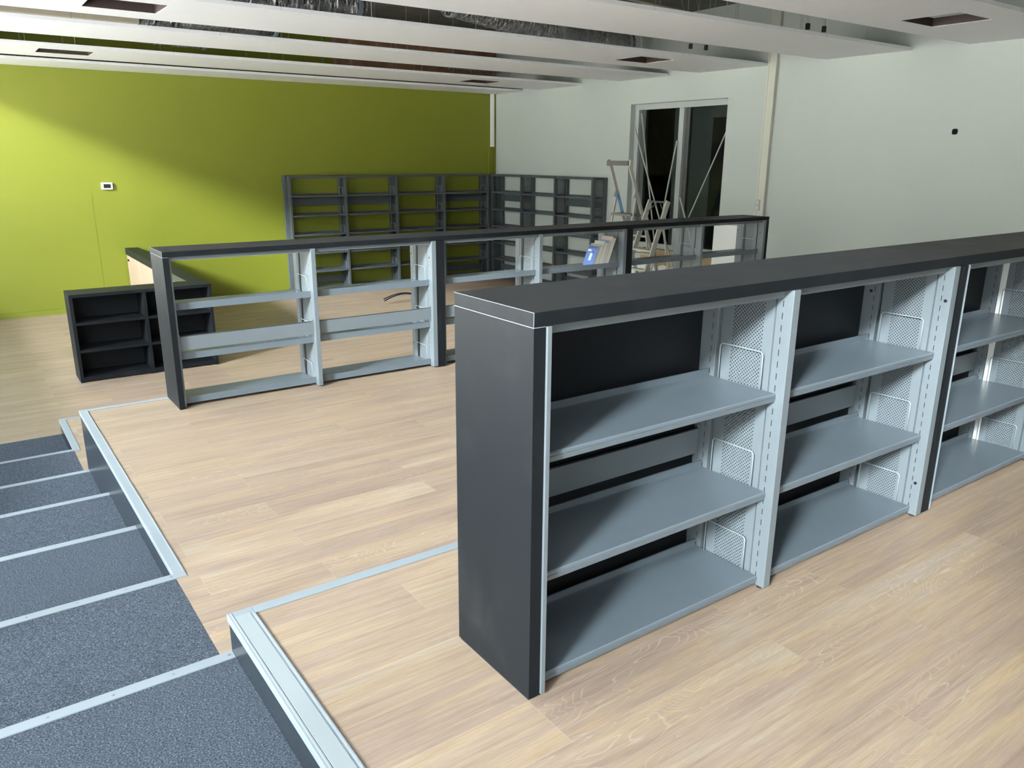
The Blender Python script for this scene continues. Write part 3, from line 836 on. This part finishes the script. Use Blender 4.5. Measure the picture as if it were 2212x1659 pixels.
# long wing towards the green wall, slightly out of square
wx0, wx1 = 1.250, 1.420
wt = MB().prism([(wx0, 0.366), (wx1, 0.366), (1.495, 4.355), (1.305, 4.355)], DH - 0.098, DH, 'Z')
wt.build('wing_top', MAT['black'], dk, bevel=0.0015)
MB().prism([(wx1 - 0.03, 0.367), (wx1 - 0.004, 0.367), (1.49, 4.35), (1.46, 4.35)], 0.0, DH - 0.0985, 'Z').build('wing_panel', MAT['black'], dk)
yy = 4.34
for k in range(4):
    ln = 0.93
    y1_ = yy - k * (ln + 0.012)
    y0_ = max(0.38, y1_ - ln)
    f0, f1 = (y0_ - 0.366) / 3.989, (y1_ - 0.366) / 3.989
    xa, xb = wx0 + 0.012 + 0.055 * f0, wx0 + 0.012 + 0.055 * f1
    d = MB().prism([(xa, y0_), (xb, y1_), (xb + 0.02, y1_), (xa + 0.02, y0_)], 0.06, DH - 0.0990, 'Z').build('cabinet_door', MAT['beige'], dk)
    MB().prism([(xa - 0.0006, y0_ - 0.009), (xa, y0_ - 0.001), (xa + 0.02, y0_ - 0.001), (xa + 0.02, y0_ - 0.009)], 0.06, DH - 0.0990, 'Z').build('door_edge', MAT['beigeedge'], d)
    if k in (0, 2):
        c0 = Vector((xb - 0.02, y1_ - 0.14, DH - 0.175))
        MB().tube([c0, c0 + Vector((0.019, 0, 0))], 0.018, 12).build('lock', MAT['rubber'], d)
MB().box(1.13, 1.2495, 0.366, 1.10, DH - 0.03, DH - 0.004).build('desk_leaf', MAT['deskin'], dk)
MB().box(1.135, 1.155, 0.37, 1.05, 0.0, DH - 0.0305).build('leaf_leg', MAT['blackin'], dk)

# ------------------------------------------------------------------ books on the middle row
def book(label, x, y, z, h, d, th_, lean, cover, page=(0.50, 0.50, 0.45), group='books on the middle tier bookcase', art=None):
    t = thing('book', label, 'book', (x, y, z + 0.0008 + th_ * math.sin(lean)), group=group)
    t.rotation_euler = (0, lean, 0)
    cm = plain(label[:24].replace(' ', '_'), cover, 0.35, var=0.05, nscale=20)
    m = MB()
    m.box(0, 0.002, 0, d, 0, h); m.box(th_ - 0.002, th_, 0, d, 0, h); m.box(0, th_, d - 0.002, d, 0, h)
    m.build('cover', cm, t)
    MB().box(0.0021, th_ - 0.0021, 0.003, d - 0.0021, 0.003, h - 0.003).build('pages', plain('book_pages', page, 0.8, var=0.05, nscale=40), t)
    if art:
        n = 0
        for (y0, y1, z0, z1, c) in art:
            MB().box(-0.0006, -0.0001, d * y0, d * y1, h * z0, h * z1).build('cover_print', plain('cover_print', c, 0.4, var=0.2, nscale=30), t)
    return t
LEAN = math.radians(22)
zb = L2 + 0.687
ysh = 4.0
book('blue covered book leaning on the shelf, leftmost of the leaning books', 3.690, ysh, zb, 0.190, 0.135, 0.020, LEAN, (0.085, 0.16, 0.42),
     art=[(0.08, 0.92, 0.86, 0.96, (0.05, 0.09, 0.16)), (0.35, 0.6, 0.25, 0.62, (0.55, 0.65, 0.85)), (0.25, 0.4, 0.6, 0.68, (0.05, 0.04, 0.25)), (0.55, 0.9, 0.70, 0.80, (0.65, 0.72, 0.85))])
book('thick beige book between the blue one and the green-grey one', 3.7149, ysh, zb, 0.200, 0.135, 0.036, LEAN, (0.34, 0.31, 0.25))
book('green-grey book leaning in the middle of the leaning books', 3.7557, ysh, zb, 0.222, 0.14, 0.042, LEAN, (0.46, 0.47, 0.38))
book('blue and grey book left of the tall orange-edged one', 3.8001, ysh, zb, 0.235, 0.14, 0.030, LEAN, (0.20, 0.26, 0.42))
book('tallest leaning book, white with an orange edge', 3.8359, ysh, zb, 0.262, 0.15, 0.046, LEAN, (0.52, 0.42, 0.37))
book('thin white booklet leaning on the shelf below the other books', 3.79, 4.03, L2 + 0.352, 0.20, 0.12, 0.012, LEAN, (0.72, 0.75, 0.74))

# ------------------------------------------------------------------ cable standing up from the floor
cb = thing('floor_cable', 'black double cable end arching up from the lowest floor', 'cable', (4.95, 9.75, L0))
for k, dy in enumerate((0.0, 0.07)):
    pts = []
    for q in range(19):
        a = q / 18
        pts.append((0.20 - 0.58 * a, 0.32 * a + dy * 0.4, 0.005 + (0.17 - 0.02 * k) * math.sin(PI * min(1, 0.15 + a * 0.75)) - (0.0 if a else 0.0)))
    pts.insert(0, (0.24, -0.02, 0.006))
    MB().tube([(a, b, c + 0.03 * k) for a, b, c in pts], 0.009, 8).build('cable', MAT['darker'], cb, smooth=True)

# ------------------------------------------------------------------ ladders
def ladder(label, top, ht, splay, width, lean, rear_lean, rear_h, steps_, platform, handrail, stile_w=0.065, sticker=False, topbar=False):
    """A-frame: climbing stiles lean along +splay going down, rear legs along -splay; width runs along world -Y"""
    x, y, z = top
    t = thing('stepladder', label, 'ladder', (x, y, L0))
    H = z - L0
    S = Vector((splay, 0, 0)); W = Vector((0, -1, 0))
    def front(s, h):  # point on a climbing stile at height h
        return S * (lean * (H - h) / H) + W * (width * s * (0.5 + 0.09 * (H - h) / H) ) + Vector((0, 0, h))
    for s in (-1, 1):
        a, b = front(s, 0.012), front(s, H)
        MB().bar(a, b, stile_w, 0.024, (1, 0, 0)).build('stile', MAT['alulad'], t, bevel=0.002)
        MB().bar(front(s, 0.0) + Vector((0, 0, 0.006)), front(s, 0.055), stile_w + 0.012, 0.034, (1, 0, 0)).build('rubber_foot', MAT['rubber'], t)
    hp = rear_h
    for s in (-1, 1):
        a = front(s, hp) - S * 0.02
        b = a - S * rear_lean + W * s * 0.03; b.z = 0.03
        MB().bar(a, b, 0.026, 0.022, (1, 0, 0)).build('rear_leg', MAT['alulad'], t, bevel=0.002)
        MB().bar(b - Vector((0, 0, 0.024)), b + Vector((0, 0, 0.03)), 0.036, 0.032, (1, 0, 0)).build('rubber_foot', MAT['rubber'], t)
    a = front(-1, hp * 0.45) * 1.0; 
    bz = 0.35
    ra = front(-1, hp) - S * (0.02 + rear_lean * (hp - bz) / hp); rb = front(1, hp) - S * (0.02 + rear_lean * (hp - bz) / hp)
    ra.z = rb.z = bz
    MB().bar(ra, rb, 0.022, 0.018, (0, 0, 1)).build('brace', MAT['alulad'], t)
    for h in steps_:
        p, q = front(-1, h), front(1, h)
        MB().bar(p, q, 0.085, 0.026, (1, 0, 0)).build('step', MAT['alulad'], t, bevel=0.003)
    if platform:
        ph, pd = platform
        p, q = front(-1, ph), front(1, ph)
        MB().bar(p - S * pd / 2, q - S * pd / 2, pd, 0.03, (1, 0, 0)).build('platform', plain('worn_platform', (0.16, 0.155, 0.14), 0.6), t, bevel=0.003)
    if topbar:
        p, q = front(-0.9, H - 0.015), front(0.9, H - 0.015)
        MB().bar(p, q, 0.05, 0.022, (1, 0, 0)).build('top_bar', MAT['dsteel'], t, bevel=0.003)
        for s in (-1, 1):
            MB().bar(front(0.15 * s, H - 0.02), front(s * 0.9, H - 0.16), 0.014, 0.008, (1, 0, 0)).build('brace', MAT['dsteel'], t)
    if handrail:
        p, q = front(-1.12, H), front(1.12, H)
        MB().bar(p, q, 0.10, 0.065, (1, 0, 0)).build('tool_tray', plain('grey_tool_tray', (0.10, 0.10, 0.088), 0.55), t, bevel=0.006)
        for s in (-1, 1):
            c = front(s * 1.2, H)
            MB().bar(c + Vector((0, 0, -0.04)), c + Vector((0, 0, 0.05)), 0.06, 0.03, (1, 0, 0)).build('tray_bracket', MAT['alulad'], t, bevel=0.004)
    for s in (-1, 1):
        c = front(s, hp)
        MB().bar(c - S * 0.05 + Vector((0, 0, -0.035)), c - S * 0.02 + Vector((0, 0, 0.05)), 0.09, 0.04, (1, 0, 0)).build('hinge', MAT['frame'], t, bevel=0.006)
    if sticker:
        c0, c1 = front(-1, sticker[0]), front(-1, sticker[1])
        off = Vector((-0.012, -0.0, 0)) + W * 0.0168
        m = MB().bar(c0 + off, c1 + off, 0.046, 0.009, (1, 0, 0))
        sk = m.build('sticker', MAT['blue'], t)
        for k in range(7):
            f = 0.22 + 0.08 * k
            cc = c0.lerp(c1, f) + off + W * 0.0048
            MB().bar(cc - (c1 - c0).normalized() * 0.006, cc + (c1 - c0).normalized() * 0.006, 0.022, 0.0012, (1, 0, 0)).build('sticker_print', MAT['paper'], sk)
    return t
la = ladder('tall aluminium stepladder with tool tray and blue sticker, left of the window', (6.98, 7.22, 1.33), 0, 1.0, 0.40, 0.92, 0.34, 1.80, [0.36, 0.64, 0.92, 1.20], (1.52, 0.24), True, stile_w=0.052, sticker=(1.50, 1.80))
lb = ladder('lower aluminium stepladder with its legs crossing the taller one', (7.119, 6.532, 0.83), 0, -1.0, 0.34, 0.68, 0.34, 1.47, [0.30, 0.56, 0.82, 1.08], (1.38, 0.20), False, stile_w=0.078, topbar=True)

# ------------------------------------------------------------------ rods, boards and box below the window
def rod(label, a, b, r=0.012, flat=None):
    a, b = Vector(a), Vector(b)
    t = thing('aluminium_profile', label, 'metal profile', tuple(b), group='metal profiles leaning in the window')
    m = MB().bar((0, 0, 0), a - b, r * 2, r * 1.5, (0, 1, 0))
    m.build('profile', plain('profile_alu', (0.40, 0.42, 0.41), 0.35, metal=0.4), t)
    return t
def through(p, q, zf):
    p, q = Vector(p), Vector(q)
    k = (zf - p.z) / (q.z - p.z)
    return p.lerp(q, k)
zf = L0 + 0.012
def adj(p, x):      # the same sight line, met at another distance from the window
    k = (x + 1.0697) / (p[0] + 1.0697)
    return (x, -1.4109 + (p[1] + 1.4109) * k, 1.395 + (p[2] - 1.395) * k)
def leanrod(label, p, q, r):
    b = through(p, q, zf)
    rod(label, p, b, r)
leanrod('thin metal profile leaning in the left jamb of the window, the lower of two', (8.12, 8.13, 1.875), adj((7.97, 7.345, 0.53), 7.88), 0.010)
leanrod('thin metal profile leaning against the top left of the left pane', (8.21, 8.075, 2.085), adj((8.05, 7.57, 0.50), 7.95), 0.009)
leanrod('thin metal profile leaning on the window mullion, crossing the left pane', (8.20, 7.28, 1.66), adj((8.00, 7.254, 0.82), 8.02), 0.010)
leanrod('short metal profile leaning at the foot of the right pane', adj((8.10, 7.05, 0.83), 8.05), adj((8.00, 6.84, 0.565), 7.99), 0.011)
leanrod('long thin metal profile slanting across the right pane', (8.20, 6.33, 1.80), adj((8.00, 6.752, 0.577), 7.97), 0.008)
cbx = thing('cardboard_box', 'long flat brown cardboard box leaning against the wall under the window', 'box', (8.01, 6.95, L0))
MB().box(0, 0.11, -0.80, 0.80, 0.0, 0.94).build('carton', MAT['card'], cbx, bevel=0.004)
MB().box(-0.0008, -0.0001, -0.80, 0.80, 0.45, 0.50).build('tape', plain('packing_tape', (0.33, 0.21, 0.10), 0.25), cbx)
wb = thing('white_panel', 'white panel standing against the wall right of the window', 'panel', (7.925, 5.89, L0))
MB().box(0, 0.022, -0.30, 0.29, 0.002, 1.42).build('sheet', MAT['paper'], wb, bevel=0.001)
wb2 = thing('white_panel', 'second white panel, its edge showing left of the upright white one', 'panel', (7.965, 5.94, L0))
MB().box(0, 0.02, -0.30, 0.30, 0.002, 1.40).build('sheet', MAT['paper'], wb2, bevel=0.001)
wp = thing('foam_sheet', 'white foam sheet leaning in front of the cardboard under the window', 'sheet', (7.965, 7.25, L0))
MB().prism([(-0.75, 0.0), (0.72, 0.0), (0.72, 0.62), (0.55, 0.74), (0.20, 0.74), (0.12, 0.66), (-0.05, 0.72), (-0.75, 0.60)], 0, 0.03, 'X').build('sheet', MAT['paper'], wp)
